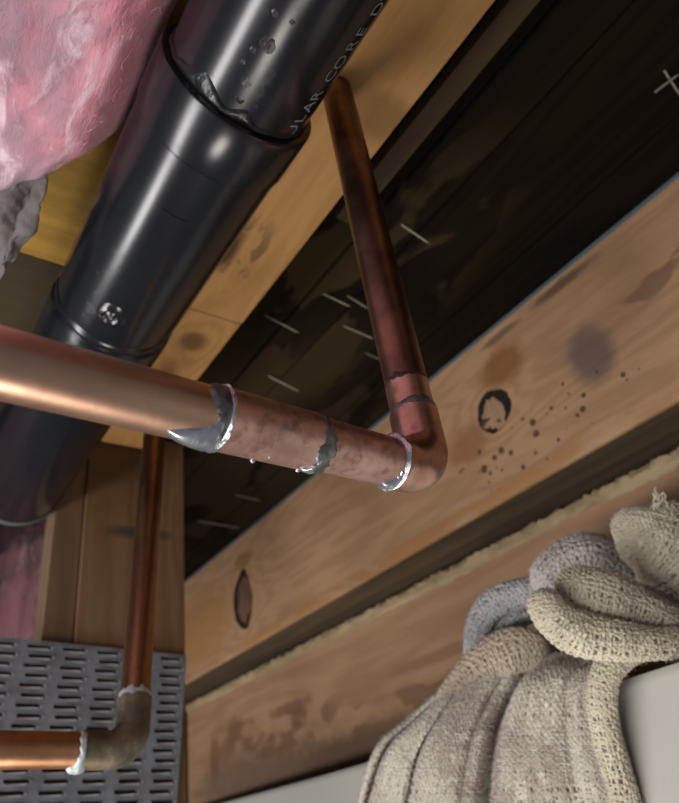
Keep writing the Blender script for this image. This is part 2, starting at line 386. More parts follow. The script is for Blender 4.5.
# ------------------------------------------------------------------ black drain pipe
t = NT('black_plastic'); n1 = t.noise(9, 4, .6, stretch=(.5, 2, 2)); n2 = t.noise(70, 4, .6); n3 = t.noise(12, 2, .5, stretch=(.25, 6, 6))
dust = t.math('MULTIPLY', t.ramp(n2, .55, .8), t.ramp(n1, .45, .7))
m_abs = t.out(color=t.mix(dust, (.006, .007, .009), (.022, .022, .024)), rough=t.math('ADD', .15, t.math('ADD', t.math('MULTIPLY', n1, .14), t.math('MULTIPLY', dust, .2))), spec=.55, normal=t.bump(n3, .05, .001))
t = NT('black_cement'); m_cem = t.out(color=(.006, .006, .007), rough=.32, spec=.5, normal=t.bump(t.noise(150, 3), .5, .002))
m_text = NT('pale_print').out(color=(.20, .25, .30), rough=.6)
absd = empty('drain_pipe'); tag(absd, 'thick glossy black plastic drain pipe with hubs and pale lettering', 'pipe')
def abx(xs, rs, name, wall=None, n=96):
    P = [(x, AY0, AZ0) for x in xs]
    v, f = hollow(P, rs, wall, n) if wall else sweep(P, rs, n)
    return mesh(name, v, f, m_abs, absd)
PR = .0450; HR = .0508
rim = .188
o = abx([-.7, -.3, 0, rim+.02], [PR]*4, 'pipe')
abx([rim, rim+.0002, rim+.0015, rim+.034, rim+.0365, rim+.038, .25, .39, .402, .404], [HR-.0025, HR-.0008, HR, HR, HR-.0002, HR-.0015, HR-.0017, HR-.0022, HR-.0030, HR-.006], 'hub', .004)
abx([.400, .402, .405, .409, .412, .415, .42, .60, .745, .75, .751], [HR-.006, HR-.0035, HR-.002, HR-.002, HR-.0035, HR-.001, -.0006+HR, HR-.001, HR-.001, HR-.002, HR-.006], 'hub', .004)
abx([.73, .76, .80, .90], [.031, .031, .031, .031], 'pipe')
# pale worn rim of the far hub
m_rim = NT('worn_rim').out(color=(.07, .09, .09), rough=.5)
v, f = hollow([(x, AY0, AZ0) for x in (.742, .746, .752)], [HR-.0003, HR+.0003, HR-.001], .006, 72); tag(mesh('rim', v, f, m_rim, absd), 'grey worn rim of lower hub')
# moulding marks
def on_abs(x, deg, r): a = math.radians(deg); return np.array([x, AY0+r*math.cos(a), AZ0+r*math.sin(a)])
v = []; f = []
for j in range(12):
    for k, (dx, h) in enumerate(((0, -.0004), (.0008, .0007), (.0016, -.0004))): v.append(on_abs(.262+dx, -78+j*1.7-8, HR-.0017+h))
mesh('mould_line', v, grid_faces(12, 3), m_abs, absd)
v = []; f = []                                            # moulding gate scar
cx, ca = .372, -72
for q in range(7):
    for k in range(24):
        tt = 2*math.pi*k/24; s = q/6; h = [.0002, .0010, .0002, .0014, .0011, .0006, -.0004][q]*(1+.5*noise.noise(Vector((q, k*.5, 1))))
        v.append(on_abs(cx+.014*s*math.cos(tt), ca+14*s*math.sin(tt), HR-.0022+h))
mesh('gate_scar', v, grid_faces(7, 24, True), m_abs, absd)
# lumps of cement squeezed out around the rim of the hub
v = []; n = 220; m = 9
for i in range(n):
    deg = -190+i*360/n
    wv = .0045+.006*max(0, noise.noise(Vector((deg*.06, 2, 0))))+.010*math.exp(-((deg+48)/16)**2)+.007*math.exp(-((deg+85)/7)**2)
    for j in range(m):
        q = j/(m-1); x = rim+.001-wv*q
        h = .0016*math.sin(math.pi*min(1, (1-q)*1.1+.02))*(1+.5*noise.noise(Vector((deg*.1, q*3, 4))))*(1-q)**.3 if q < 1 else -.0006
        v.append(on_abs(x, deg, PR+h))
o = mesh('cement_bead', v, grid_faces(n, m)+[((n-1)*m+j, j, j+1, (n-1)*m+j+1) for j in range(m-1)], m_cem, absd)
# spots of dried cement on the upper pipe
for px, py, s in ((268, 45, .0042), (253, 50, .0018), (275, 13, .002), (246, 82, .003), (243, 62, .0014), (292, 22, .0014), (240, 100, .0022)):
    r = ray(px, py); a = r[1]**2+r[2]**2; b = -2*(r[1]*AY0+r[2]*AZ0); c = AY0**2+AZ0**2-PR**2; dd = (-b-math.sqrt(b*b-4*a*c))/2/a; p = r*dd
    dg = math.degrees(math.atan2(p[2]-AZ0, p[1]-AY0)); v = [on_abs(p[0], dg, PR+.00025)]; f = []; n = 14
    for k in range(n):
        tt = 2*math.pi*k/n; w = s*(1+.4*noise.noise(Vector((math.cos(tt)*2, math.sin(tt)*2, px)))); v.append(on_abs(p[0]+w*math.cos(tt), dg+math.degrees(w/PR)*math.sin(tt), PR+.00005)); f.append((0, 1+k, 1+(k+1) % n))
    mesh('cement_spot', v, f, m_cem, absd)
# lettering
def letter(txt, x, deg, size):
    cu = bpy.data.curves.new('t', 'FONT'); cu.body = txt; cu.size = size; cu.align_x = 'CENTER'; cu.extrude = 0; cu.resolution_u = 4
    ob = bpy.data.objects.new('t', cu); COL.objects.link(ob); bpy.context.view_layer.update()
    me = bpy.data.meshes.new_from_object(ob.evaluated_get(bpy.context.evaluated_depsgraph_get())); bpy.data.objects.remove(ob)
    for q in me.vertices:
        tx, ty = q.co.x, q.co.y-size*.34
        q.co = on_abs(x-tx, deg+math.degrees(ty/PR), PR+.00025)
    me.name = 'letter'; o = link('letter', me, m_text, absd, False); return o
def hit(px, py):
    r = ray(px, py); a = r[1]**2+r[2]**2; b = -2*(r[1]*AY0+r[2]*AZ0); c = AY0**2+AZ0**2-PR**2; dd = (-b-math.sqrt(max(0, b*b-4*a*c)))/2/a; p = r*dd
    return p[0], math.degrees(math.atan2(p[2]-AZ0, p[1]-AY0))
xs_ = []; ds_ = []
for px, py in ((308, 107), (331, 76), (351, 46), (377, 9)):
    a_, b_2 = hit(px, py); xs_.append(a_); ds_.append(b_2 if b_2 < 0 else b_2-360)
kf = np.polyfit(xs_, ds_, 1)
for ch, px, py in (('L', 277, 151), ('L', 285, 141), ('U', 293, 130), ('L', 300, 119), ('A', 308, 107), ('R', 315, 96), ('C', 331, 76), ('O', 340, 62), ('R', 351, 46), ('E', 362, 32), ('D', 377, 9)):
    x, _d = hit(px, py); letter(ch, x, np.polyval(kf, x), .0120)
x9 = hit(377, 9)[0]
for k, ch in enumerate('WV'): letter(ch, x9-.0105*(k+1), np.polyval(kf, x9-.0105*(k+1)), .0120)

# ------------------------------------------------------------------ copper runs
P0 = np.array([.1773, -.0191, .1293]); E0 = at(427, 471, d=.307)
m_cu_a = copper('copper_clean', (.74, .46, .32), (.66, .39, .27), (.50, .30, .20), .30, .48, 22)
m_cu_b = copper('copper_pink', (.76, .50, .44), (.60, .36, .30), (.30, .15, .12), .32, .55, 48, cl=.47)
m_cu_c = copper('copper_dark', (.30, .17, .12), (.18, .10, .07), (.08, .055, .04), .28, .48, 26)
m_cu_e = copper('copper_elbow', (.64, .40, .31), (.48, .27, .20), (.26, .15, .11), .26, .45, 40, cl=.50)
t = NT('solder'); nz = t.noise(120, 4, .6)
m_sol = t.out(color=t.mix(t.ramp(nz, .4, .7), (.60, .63, .66), (.34, .37, .40)), metal=.9, rough=t.math('ADD', .16, t.math('MULTIPLY', nz, .25)), normal=t.bump(nz, .4, .001))
t = NT('dull_solder'); nz = t.noise(140, 4, .6)
m_sol2 = t.out(color=t.mix(t.ramp(nz, .4, .7), (.22, .22, .23), (.09, .085, .08)), metal=.8, rough=.38, normal=t.bump(nz, .5, .001))
m_ox = copper('green_oxide', (.24, .19, .12), (.12, .11, .075), (.36, .40, .34), .4, .6, 40, .6)

CR = .0111
run = empty('copper_pipe'); tag(run, 'near copper pipe crossing the picture, soldered coupling and elbow, riser going up', 'pipe')
dirP = nrm(E0-P0); L = np.linalg.norm(E0-P0)
def s_px(px, py):                                    # distance along the near pipe of the point under a pixel
    best = min(np.linspace(-.1, .3, 2001), key=lambda s: abs((lambda c: W/2+F*c[0]/-c[2])(R.T@(P0+dirP*s))-px)); return best
s1, s2, s3 = s_px(215, 0), s_px(311, 0), s_px(391, 0)
Ps = [P0+dirP*s for s in (-.32, -.1, 0, .06, s1+.004)]
v, f = sweep(Ps, [CR]*5, 64); tag(mesh('pipe', v, f, m_cu_a, run), 'bright orange-gold copper length')
FR = CR+.0011
fp = [s1, s1+.0003, s1+.0014, s1+.003, (s1+s2)/2, s2-.002, s2-.0006, s2]
v, f = sweep([P0+dirP*s for s in fp], [CR-.001, FR-.0003, FR+.0005, FR, FR, FR, FR-.0002, CR-.001], 64); tag(mesh('coupling', v, f, m_cu_b, run), 'mottled pinkish copper coupling')
v, f = sweep([P0+dirP*s for s in (s2-.003, (s2+s3)/2, s3+.004)], [CR+.0001]*3, 64); tag(mesh('pipe', v, f, m_cu_b, run), 'short pinkish copper length')
# elbow
BR = .0150; up = np.array([0, 0, 1.]); C_ = E0-dirP*BR+up*BR
path = [P0+dirP*s for s in (s3-.0003, s3, s3+.0012, s3+.003)]
rad = [CR-.001, FR-.0001, FR+.0004, FR]
path.append(E0-dirP*(BR+.001)); rad.append(FR)
for k in range(13):
    a = math.pi/2*k/12; path.append(C_+dirP*BR*math.sin(a)-up*BR*math.cos(a)); rad.append(FR+.0007*math.sin(2*a))
ztop = at(411, 408, d=.318)[2]; zt = max(ztop-E0[2], BR+.006)
path += [E0+up*(BR+.002), E0+up*(zt-.002), E0+up*zt, E0+up*(zt+.0002)]; rad += [FR, FR, FR+.0001, CR-.001]
v, f = sweep(path, rad, 64); mesh('elbow', v, f, m_cu_e, run)
v, f = sweep([E0+up*s for s in (zt-.002, zt+.01, zt+.018)], [CR+.0001]*3, 64); tag(mesh('pipe', v, f, m_cu_e, run), 'pinkish foot of the riser')
v, f = sweep([E0+up*s for s in (zt+.0175, .1, .2, CZ+.01-E0[2])], [CR]*4, 64); tag(mesh('riser', v, f, m_cu_c, run), 'dark brownish red riser pipe')
def facing(P, d):                                    # angle frame at a pipe: a = toward the camera, b = image-down side
    a = -P/np.linalg.norm(P); a = nrm(a-d*(a@d)); b = np.cross(d, a); dn = -R[:, 1]
    if b@dn < 0: b = -b
    return a, b
def bead(name, P, d, r, width, hgt, mat, lobes=(), seed=0, parent=None, lo=-180, hi=180, nt=120, wav=.25):
    """band of solder round a pipe; lobes = (angle, spread, shift, extra half width, extra height)"""
    a, b = facing(P, d); v = []; m = 11
    for i in range(nt):
        deg = lo+(hi-lo)*i/(nt if hi-lo == 360 else nt-1); t = math.radians(deg)
        nn = noise.noise(Vector((math.cos(t)*2.2, math.sin(t)*2.2, seed)))+.6*noise.noise(Vector((math.cos(t)*7, math.sin(t)*7, seed+3)))
        n2 = noise.noise(Vector((math.cos(t)*2.6, math.sin(t)*2.6, seed+9)))+.6*noise.noise(Vector((math.cos(t)*8, math.sin(t)*8, seed+12)))
        wl = width*(1+wav*2*nn); wr = width*(1+wav*2*n2); h = hgt; 
        for (c, sp, l_, r_, eh) in lobes:
            g = math.exp(-((deg-c)/sp)**2); wl += l_*g; wr += r_*g; h += eh*g
        for j in range(m):
            q = -1+2*j/(m-1); s = (q*wl if q < 0 else q*wr)
            e = math.sqrt(max(0, 1-q*q)); hh = -.0004+(h+.0004)*e*(1+.25*noise.noise(Vector((q*2, deg*.04, seed))))
            v.append(P+d*s+(a*math.cos(t)+b*math.sin(t))*(r+hh))
    f = grid_faces(nt, m)
    if hi-lo == 360: f += [((nt-1)*m+j, j, j+1, (nt-1)*m+j+1) for j in range(m-1)]
    return mesh(name, v, f, mat, parent or run)
# angle 0 faces the camera, +90 the underside in the picture
Pa = P0+dirP*(s1-.0005)
bead('solder_joint', Pa, dirP, CR, .0036, .0013, m_sol2, [(-50, 40, .004, .0005, .0002)], 1)
bead('solder_bead', Pa+dirP*.0012, dirP, CR, .0012, .0019, m_sol, [(-40, 50, .0, .0, .0002)], 4, wav=.1)
bead('solder_drip', Pa-dirP*.0012, dirP, CR, .0015, .0010, m_sol, [(62, 22, .0150, .0016, .0016), (40, 14, .009, 0, .0002), (20, 20, .003, 0, 0)], 7, lo=-10, hi=120, wav=.5)
Pb = P0+dirP*(s2+.0006)
bead('solder_joint', Pb, dirP, CR+.0002, .0032, .0012, m_sol2, [(20, 40, .0012, .0015, .0003), (70, 25, .0, .003, .0005)], 11, wav=.5)
bead('solder_drip', Pb-dirP*.0005, dirP, CR+.0004, .001, .0010, m_sol, [(68, 15, .0050, .0006, .0010)], 15, lo=25, hi=110, wav=.6)
Pc = P0+dirP*(s3-.0003)
bead('solder_bead', Pc, dirP, CR, .0010, .0021, m_sol, [(-30, 60, 0, .0, .0002)], 21, wav=.1)
bead('solder_drip', Pc-dirP*.001, dirP, CR, .0010, .0009, m_sol, [(62, 22, .0055, .0005, .0012)], 23, lo=15, hi=130, wav=.4)
bead('solder_joint', E0+up*(zt+.0008), up, CR, .0022, .0009, m_sol2, [(-30, 60, .0, .002, .0)], 31, wav=.5)
# burnt ring above the foot of the riser
t = NT('scorch'); m_sc = t.out(color=(.03, .02, .017), rough=.5, metal=.3, normal=t.bump(t.noise(160, 3), .4, .001))
bead('scorch_mark', E0+up*(zt+.0185), up, CR, .0012, .00025, m_sc, [(5, 30, .0012, .0016, 0)], 41, lo=-70, hi=80, wav=.9)
# tiny drops of flux and solder
def drop(p, r, mat, parent, st=1.0):
    v = []; n = 12
    for i in range(9):
        a = math.pi*i/8
        for k in range(n): t = 2*math.pi*k/n; v.append(p+r*np.array([math.sin(a)*math.cos(t), math.sin(a)*math.sin(t), math.cos(a)*st]))
    return mesh('solder_drop', v, grid_faces(9, n, True), mat, parent)
for (px, deg, rr) in ((259, 84, .0010), (304, 86, .0009), (262, 15, .0003), (266, 52, .0004), (291, 8, .0003)):
    P = P0+dirP*s_px(px, 0); a, b = facing(P, dirP); t = math.radians(deg); r_ = FR if px > 215 else CR
    drop(P+(a*math.cos(t)+b*math.sin(t))*(r_+rr*.3), rr, m_sol, run)

# rear run: riser behind the drain pipe, elbow, then left
run2 = empty('copper_pipe'); tag(run2, 'rear copper pipe dropping down the post to a tarnished elbow and turning left', 'pipe')
E2 = at(131, 750, d=.455)
vtop = at(158, 400, d=1); vt = vtop*((-E2[1])/(-vtop[1])*.985)
dl = np.array([0, 1., 0]); pl0 = at(0, 750, d=.41); dl = nrm(pl0-E2); upv = nrm(at(160, 360, d=.77)-E2)
C2 = E2+dl*.016+upv*.016
m_cu_d = copper('copper_rear', (.62, .33, .17), (.50, .25, .13), (.28, .14, .09), .3, .5, 25)
m_cu_f = copper('copper_rear_riser', (.34, .19, .10), (.26, .13, .07), (.13, .10, .06), .3, .5, 20)
v, f = sweep([E2+dl*s for s in (.4, .1, .045, .034)], [CR]*4, 48); tag(mesh('pipe', v, f, m_cu_d, run2), 'orange copper length running left')
path = [E2+dl*.0365, E2+dl*.0362, E2+dl*.034, E2+dl*.017]; rad = [CR-.001, FR-.0002, FR, FR]
for k in range(13):
    a = math.pi/2*k/12; path.append(C2-dl*.016*math.sin(a)-upv*.016*math.cos(a)); rad.append(FR+.0007*math.sin(2*a))
path += [E2+upv*.017, E2+upv*.036, E2+upv*.0362, E2+upv*.0365]; rad += [FR, FR, FR-.0002, CR-.001]
v, f = sweep(path, rad, 48); tag(mesh('elbow', v, f, m_ox, run2), 'green-grey tarnished elbow')
v, f = sweep([E2+upv*s for s in (.034, .1, .2, .3, .446-E2[2])], [CR]*5, 48); tag(mesh('riser', v, f, m_cu_f, run2), 'reddish brown riser')
m_wh = NT('white_solder'); m_wh = m_wh.out(color=m_wh.mix(m_wh.noise(90, 4), (.62, .66, .68), (.30, .34, .34)), metal=.3, rough=.5)
bead('solder_joint', E2+dl*.0365, dl, CR, .0022, .0016, m_wh, [(80, 30, .004, .004, .002)], 51, run2, wav=.4)
bead('solder_joint', E2+upv*.0365, upv, CR, .0030, .0010, m_wh, [(0, 50, .005, .002, 0)], 55, run2, wav=.6)

# ------------------------------------------------------------------ insulation
def fluffy(name, label, x0, x1, y0, y1, zb, zt, seed, nx, ny, mat, nf, edge=.03, lump=.02, cut=.0):
    root = empty(name); tag(root, label, 'insulation')
    def surf(u, w):                                  # underside, rolling up at its edges
        y = y0+(y1-y0)*w; x = x0+(x1-cut*max(0, 1-(y-y0)/.07)-x0)*u
        p = Vector((x*9, y*9, seed)); l = noise.fractal(p, 1.0, 2.2, 5)
        l2 = noise.fractal(Vector((x*10+y*10, (y-x*.35)*26, seed+7)), 1.1, 2.1, 4)
        ex = min(1, (1-u)*(x1-x0)/edge, u*(x1-x0)/edge+.0); ey = min(1, w*(y1-y0)/edge, (1-w)*(y1-y0)/edge)
        e = math.sqrt(max(0, 1-(1-max(ex, 0))**2))*math.sqrt(max(0, 1-(1-max(ey, 0))**2))
        z = zt-(zt-zb)*e+lump*l*.6+lump*.30*l2
        wx = .016*noise.fractal(Vector((y*14, seed+2, 0)), 1, 2, 4); wy = .012*noise.fractal(Vector((x*14, seed+5, 0)), 1, 2, 4)
        return np.array([x+wx, y+wy*(.3 if w < .3 else 1), min(z, zt)])
    V = [surf(i/(nx-1), j/(ny-1)) for i in range(nx) for j in range(ny)]
    n0 = len(V); f = grid_faces(nx, ny)
    top = [(x0, y0, zt+.001), (x1, y0, zt+.001), (x1, y1, zt+.001), (x0, y1, zt+.001)]
    V += top; f.append((n0, n0+1, n0+2, n0+3))
    mesh('wool', V, f, mat[0], root)
    fv = []; ff = []
    for k in range(nf):                              # loose fibres lying on the wool
        u, w = random.random(), random.random(); p = surf(u, w)
        ang = random.gauss(.5, .55); ln = random.uniform(.003, .010); dx, dy = math.cos(ang), math.sin(ang)
        bend = random.uniform(-.5, .5); wd_ = random.uniform(.00004, .00012); b = len(fv); out = random.uniform(.0002, .0035); m_ = 6
        for q in range(m_):
            s = q/(m_-1); du = ln*s; uu = u+(du*dx-bend*du*s*dy)/(x1-x0); ww = w+(du*dy+bend*du*s*dx)/(y1-y0)
            pp = surf(min(max(uu, 0), 1), min(max(ww, 0), 1)); pp[2] -= .0004+out*math.sin(math.pi*s)
            t = np.array([-dy, dx, .3])*wd_; fv += [pp-t, pp+t]
        for q in range(m_-1): ff.append((b+2*q, b+2*q+1, b+2*q+3, b+2*q+2))
    o = mesh('fibres', fv, ff, mat[1], root); o['kind'] = 'stuff'
    return root
def pink(name, a, b, c, s=7):
    t = NT(name); n1 = t.noise(s, 5, .6, stretch=(1, 1.8, 1)); n2 = t.noise(s*3, 5, .65, stretch=(1, 2.5, 1), dist=.8); n3 = t.noise(s*22, 4, .7, stretch=(1, 3, 1))
    col = t.mix(t.ramp(n1, .38, .62), a, b); col = t.mix(t.ramp(n2, .48, .70), col, c)
    return t.out(color=col, rough=.95, sheen=.3, spec=.1, normal=t.bump(t.math('ADD', n3, n2), .28, .003))
m_pk = pink('pink_wool', (.66, .24, .30), (.34, .21, .25), (.66, .47, .52)); m_pf = pink('pink_fibre', (.80, .38, .44), (.85, .60, .64), (.90, .78, .80), 20)
m_pk2 = pink('shaded_pink_wool', (.30, .13, .16), (.13, .075, .08), (.30, .20, .21), 12)  # same wool with the shade of the rear gap put into its colour
batt = fluffy('insulation_batt', 'fluffy pink glass wool insulation hanging at upper left beside the black pipe', -.45, .385, -.083, .42, .385, .4512, 3, 260, 200, (m_pk, m_pk), 5000, .045, .016, .10)
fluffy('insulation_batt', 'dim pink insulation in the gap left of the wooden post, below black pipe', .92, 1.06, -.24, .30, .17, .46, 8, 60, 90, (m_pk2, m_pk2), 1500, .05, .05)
# paper facing at the end of the batt
t = NT('facing_paper'); nn = t.noise(40, 5, .7)
m_pap = t.out(color=t.mix(t.ramp(nn, .35, .7), (.15, .13, .13), (.07, .055, .05)), rough=.8, normal=t.bump(nn, .6, .002))
rows = [[(-60, 180, .44), (0, 184, .44), (26, 180, .44), (48, 170, .44)],
        [(-60, 220, .455), (4, 212, .445), (24, 204, .45), (44, 196, .445)],
        [(-60, 262, .46), (0, 252, .462), (16, 238, .455), (38, 222, .455)],
        [(-60, 310, .47), (-10, 300, .47), (2, 274, .47), (22, 250, .465)]]
def patch(rows, nu, nv, disp=0, seed=0):
    G = np.array([[at(p[0], p[1], d=p[2]) for p in r] for r in rows])
    G = np.array([catmull(r, nu) for r in G]); G = np.array([catmull(G[:, j], nv) for j in range(nu)]).transpose(1, 0, 2)
    return G
G = patch(rows, 40, 40); v = []
for i in range(40):
    for j in range(40): p = G[i, j]; q = .004*noise.fractal(Vector(p*40), 1, 2, 4); v.append(p+np.array([q, q, q]))
o = mesh('facing', v, grid_faces(40, 40), m_pap, batt); o['label'] = 'torn grey paper flap'
md = o.modifiers.new('s', 'SOLIDIFY'); md.thickness = .0012

# ------------------------------------------------------------------ white panel
t = NT('white_enamel'); m_white = t.out(color=t.mix(t.ramp(t.noise(3, 3), .4, .7), (.44, .43, .385), (.48, .47, .43)), rough=.35, coat=.2)
q2 = at(679, 660, z=.062); q1 = at(220, 803, z=.062); ql = at(365, 762, z=.062)
base = catmull([q2+(q2-ql)*1.0, q2, ql, q1, q1+(q1-ql)*.7], 60); base[:, 2] = .062
v = []; prof = [(0, -.30), (0, -.008), (.001, -.004), (.003, -.001), (.007, 0), (.020, 0), (.024, -.002), (.026, -.006), (.026, -.30)]
Tn = np.gradient(base, axis=0)
for p, t_ in zip(base, Tn):
    nrl = nrm(np.cross(t_, [0, 0, 1.]));
    if nrl[1] > 0: nrl = -nrl                         # away from the camera, toward the beam
    for a, z in prof: v.append(p+nrl*a+np.array([0, 0, z]))
n = len(prof); f = grid_faces(60, n, True)+[tuple(range(n)), tuple(59*n+k for k in range(n-1, -1, -1))]
tag(mesh('white_panel', v, f, m_white, None, True, 0), 'smooth white panel with rounded top edge in front of lower beam, under the rag', 'panel')

# ------------------------------------------------------------------ rag: woven from real threads
def cloth_mat(name, a, b, c):
    t = NT(name); n1 = t.noise(22, 5, .7, stretch=(1, 1, .4)); n2 = t.noise(140, 4, .7); n3 = t.noise(600, 2, .6)
    col = t.mix(t.ramp(n1, .38, .62), a, b); col = t.mix(t.ramp(n2, .52, .72), col, c)
    return t.out(color=col, rough=.95, spec=.1, sheen=.25, normal=t.bump(n3, .5, .0008))
m_c1 = cloth_mat('rag_cream', (.60, .55, .405), (.47, .41, .31), (.67, .63, .51))
m_c2 = cloth_mat('rag_grey', (.44, .40, .38), (.36, .31, .29), (.52, .48, .44))
m_c3 = cloth_mat('rag_bluegrey', (.38, .37, .37), (.30, .28, .28), (.46, .45, .45))
m_c4 = cloth_mat('rag_hang', (.50, .465, .385), (.34, .285, .235), (.60, .57, .49))
m_in = NT('rag_hole_shade').out(color=(.24, .20, .15), rough=.95)  # added sheet under the threads, shade inside the weave's holes as colour
rag = empty('rag'); tag(rag, 'bunched cream and grey loosely woven rag draped over white panel', 'rag')
def weave(G, mat, pitch=.0030, closed_u=False, label=None, seed=0, thick=.36, fuzz=1.0):
    """G[v, u, 3] fine surface grid; lay warp and weft threads on it over a backing sheet"""
    nv, nu = G.shape[:2]
    Tu = np.gradient(G, axis=1); Tv = np.gradient(G, axis=0)
    if closed_u: Tu = (np.roll(G, -1, 1)-np.roll(G, 1, 1))/2
    N_ = np.cross(Tu, Tv); N_ /= np.linalg.norm(N_, axis=2)[:, :, None]+1e-12
    cen = G.reshape(-1, 3).mean(0)
    if np.sum(N_*(0-G)) < 0 and not closed_u: N_ = -N_
    if closed_u:
        cc = G.mean(1)[:, None, :]
        if np.sum(N_*(G-cc)) < 0: N_ = -N_
    def samp(A, u, v):                                # bilinear, u and v in 0..1
        x = u*(nu if closed_u else nu-1); y = min(max(v, 0), 1)*(nv-1)
        i = int(math.floor(y)); i = min(i, nv-2); fy = y-i
        if closed_u: j = int(math.floor(x)) % nu; j2 = (j+1) % nu
        else: x = min(max(x, 0), nu-1.0001); j = int(x); j2 = j+1
        fx = x-math.floor(x)
        return (A[i, j]*(1-fx)+A[i, j2]*fx)*(1-fy)+(A[i+1, j]*(1-fx)+A[i+1, j2]*fx)*fy
    lu = np.linalg.norm(np.diff(G, axis=1), axis=2).sum(1).mean(); lv = np.linalg.norm(np.diff(G, axis=0), axis=2).sum(0).mean()
    a = max(6, int(lu/pitch)); b = max(6, int(lv/pitch))
    V = []; Fc = []
    rnd = random.Random(seed)
    def thread(pts, nor, r):
        P = np.array(pts); T = np.gradient(P, axis=0); T /= np.linalg.norm(T, axis=1)[:, None]+1e-12
        Nn = np.array(nor); B = np.cross(T, Nn); o = len(V); k = 5
        for i in range(len(P)):
            rr = r*(1+.35*noise.noise(Vector((i*.45, r*9e4, seed))))
            for q in range(k): t = 2*math.pi*q/k; V.append(P[i]+rr*(math.cos(t)*B[i]*1.15+math.sin(t)*Nn[i]))
        for i in range(len(P)-1):
            for q in range(k): Fc.append((o+i*k+q, o+i*k+(q+1) % k, o+(i+1)*k+(q+1) % k, o+(i+1)*k+q))
    for i in range(a):                                # along v
        off = rnd.uniform(-.38, .38); r = pitch*thick*rnd.uniform(.6, 1.3); pts = []; nor = []
        for j in range(2*b+1):
            vv = j/(2*b); w = .8*noise.noise(Vector((i*.9, j*.17, seed)))
            uu = (i+.5+off+w)/a; p = samp(G, uu, vv); nn = samp(N_, uu, vv); nn /= np.linalg.norm(nn)+1e-12
            pts.append(p+nn*pitch*.22*math.cos(math.pi*(j/2+i))); nor.append(nn)
        thread(pts, nor, r)
    for j in range(b+1):
        off = rnd.uniform(-.38, .38); r = pitch*thick*rnd.uniform(.6, 1.3); pts = []; nor = []
        for i in range(2*a+(2 if closed_u else 1)):
            uu = i/(2*a); w = .8*noise.noise(Vector((i*.17, j*.9, seed+40)))
            vv = (j+off+w)/b; p = samp(G, uu % 1.0 if closed_u else uu, vv); nn = samp(N_, uu % 1.0 if closed_u else uu, vv); nn /= np.linalg.norm(nn)+1e-12
            pts.append(p-nn*pitch*.22*math.cos(math.pi*(i/2+j))); nor.append(nn)
        thread(pts, nor, r)
    for k in range(int(fuzz*a*b*.45)):                 # stray lint
        u, vv = rnd.random(), rnd.random(); p = samp(G, u, vv); nn = samp(N_, u, vv); r = pitch*.07
        d = nrm([rnd.gauss(0, 1) for _ in range(3)]); ln = pitch*rnd.uniform(.5, 1.3)
        pts = [p+nn*pitch*.25, p+nn*pitch*.6+d*ln*.5, p+nn*pitch*.45+d*ln]
        thread(pts, [nn]*3, r)
    o = mesh('fold', V, Fc, mat, rag)
    if label: o['label'] = label
    Gi = (G-N_*pitch*.45).reshape(-1, 3)
    mesh('shade_sheet', Gi, grid_faces(nv, nu, closed_u), m_in, o)
    return o
def roll(pts, mat, pitch, label=None, seed=0, flat=1.0, n=26, m=70, wr=.10, fuzz=1.0, thick=.36):
    """a rolled fold: pts = (px, py, depth, radius in pixels)"""
    C = catmull([at(p[0], p[1], d=p[2]) for p in pts], m); rd = catmull([[p[3]*p[2]/F, 0, 0] for p in pts], m)[:, 0]
    e = np.linspace(0, 1, m); rd = rd*np.clip(np.sqrt(np.clip(1-(1-np.minimum(e, 1-e)*9).clip(0, 1)**2, 0, 1)), .12, 1)
    P, T, A, B = frames(C); G = np.zeros((m, n, 3))
    for i in range(m):
        view = nrm(-P[i]); side = nrm(np.cross(T[i], view)); fr = np.cross(side, T[i])
        for k in range(n):
            t = 2*math.pi*k/n; w = 1+wr*noise.fractal(Vector((math.cos(t)*1.3, math.sin(t)*1.3+i*.07, seed)), 1, 2, 3)+wr*.5*math.sin(3*t+i*.12+seed)
            G[i, k] = P[i]+rd[i]*w*(side*math.cos(t)+fr*flat*math.sin(t))
    return weave(G, mat, pitch, True, label, seed, thick, fuzz)
# hanging left part: columns of soft folds
def sheet_fold(rows, mat, pitch, label, seed, creases=(), amp=.006, nu=60, nv=70):
    G = patch(rows, nu, nv)
    for i in range(nv):
        for j in range(nu):
            u = j/(nu-1); vv = i/(nv-1); p = G[i, j]; k = 0
            for (c, w, a) in creases: k += a*math.exp(-((u-c-.04*noise.noise(Vector((vv*2, c*9, seed))))/w)**2)
            k += .0022*noise.fractal(Vector((u*5, vv*3, seed)), 1, 2, 3)+.0016*noise.fractal(Vector((u*26, vv*7, seed+3)), 1, 2, 2)
            G[i, j] = p*(1+(k*amp/.006)/np.linalg.norm(p))
    return weave(G, mat, pitch, False, label, seed, .46, 1.8)
A_rows = [[(470, 668, .640), (470, 652, .625), (480, 640, .61), (496, 632, .60), (516, 628, .59), (540, 634, .59), (556, 648, .60)],
          [(444, 700, .640), (444, 688, .612), (460, 678, .59), (478, 668, .575), (500, 660, .565), (522, 660, .562), (538, 668, .58)],
          [(408, 728, .650), (408, 720, .612), (428, 716, .585), (450, 711, .565), (474, 706, .550), (494, 706, .548), (507, 712, .575)],
          [(380, 758, .660), (378, 748, .615), (402, 750, .585), (428, 750, .560), (456, 750, .540), (480, 750, .536), (494, 754, .565)],
          [(364, 800, .660), (360, 800, .615), (388, 800, .585), (418, 800, .555), (448, 800, .535), (474, 800, .530), (489, 800, .56)],
          [(350, 860, .660), (346, 860, .610), (378, 860, .580), (410, 860, .550), (444, 860, .530), (472, 860, .525), (488, 860, .555)]]
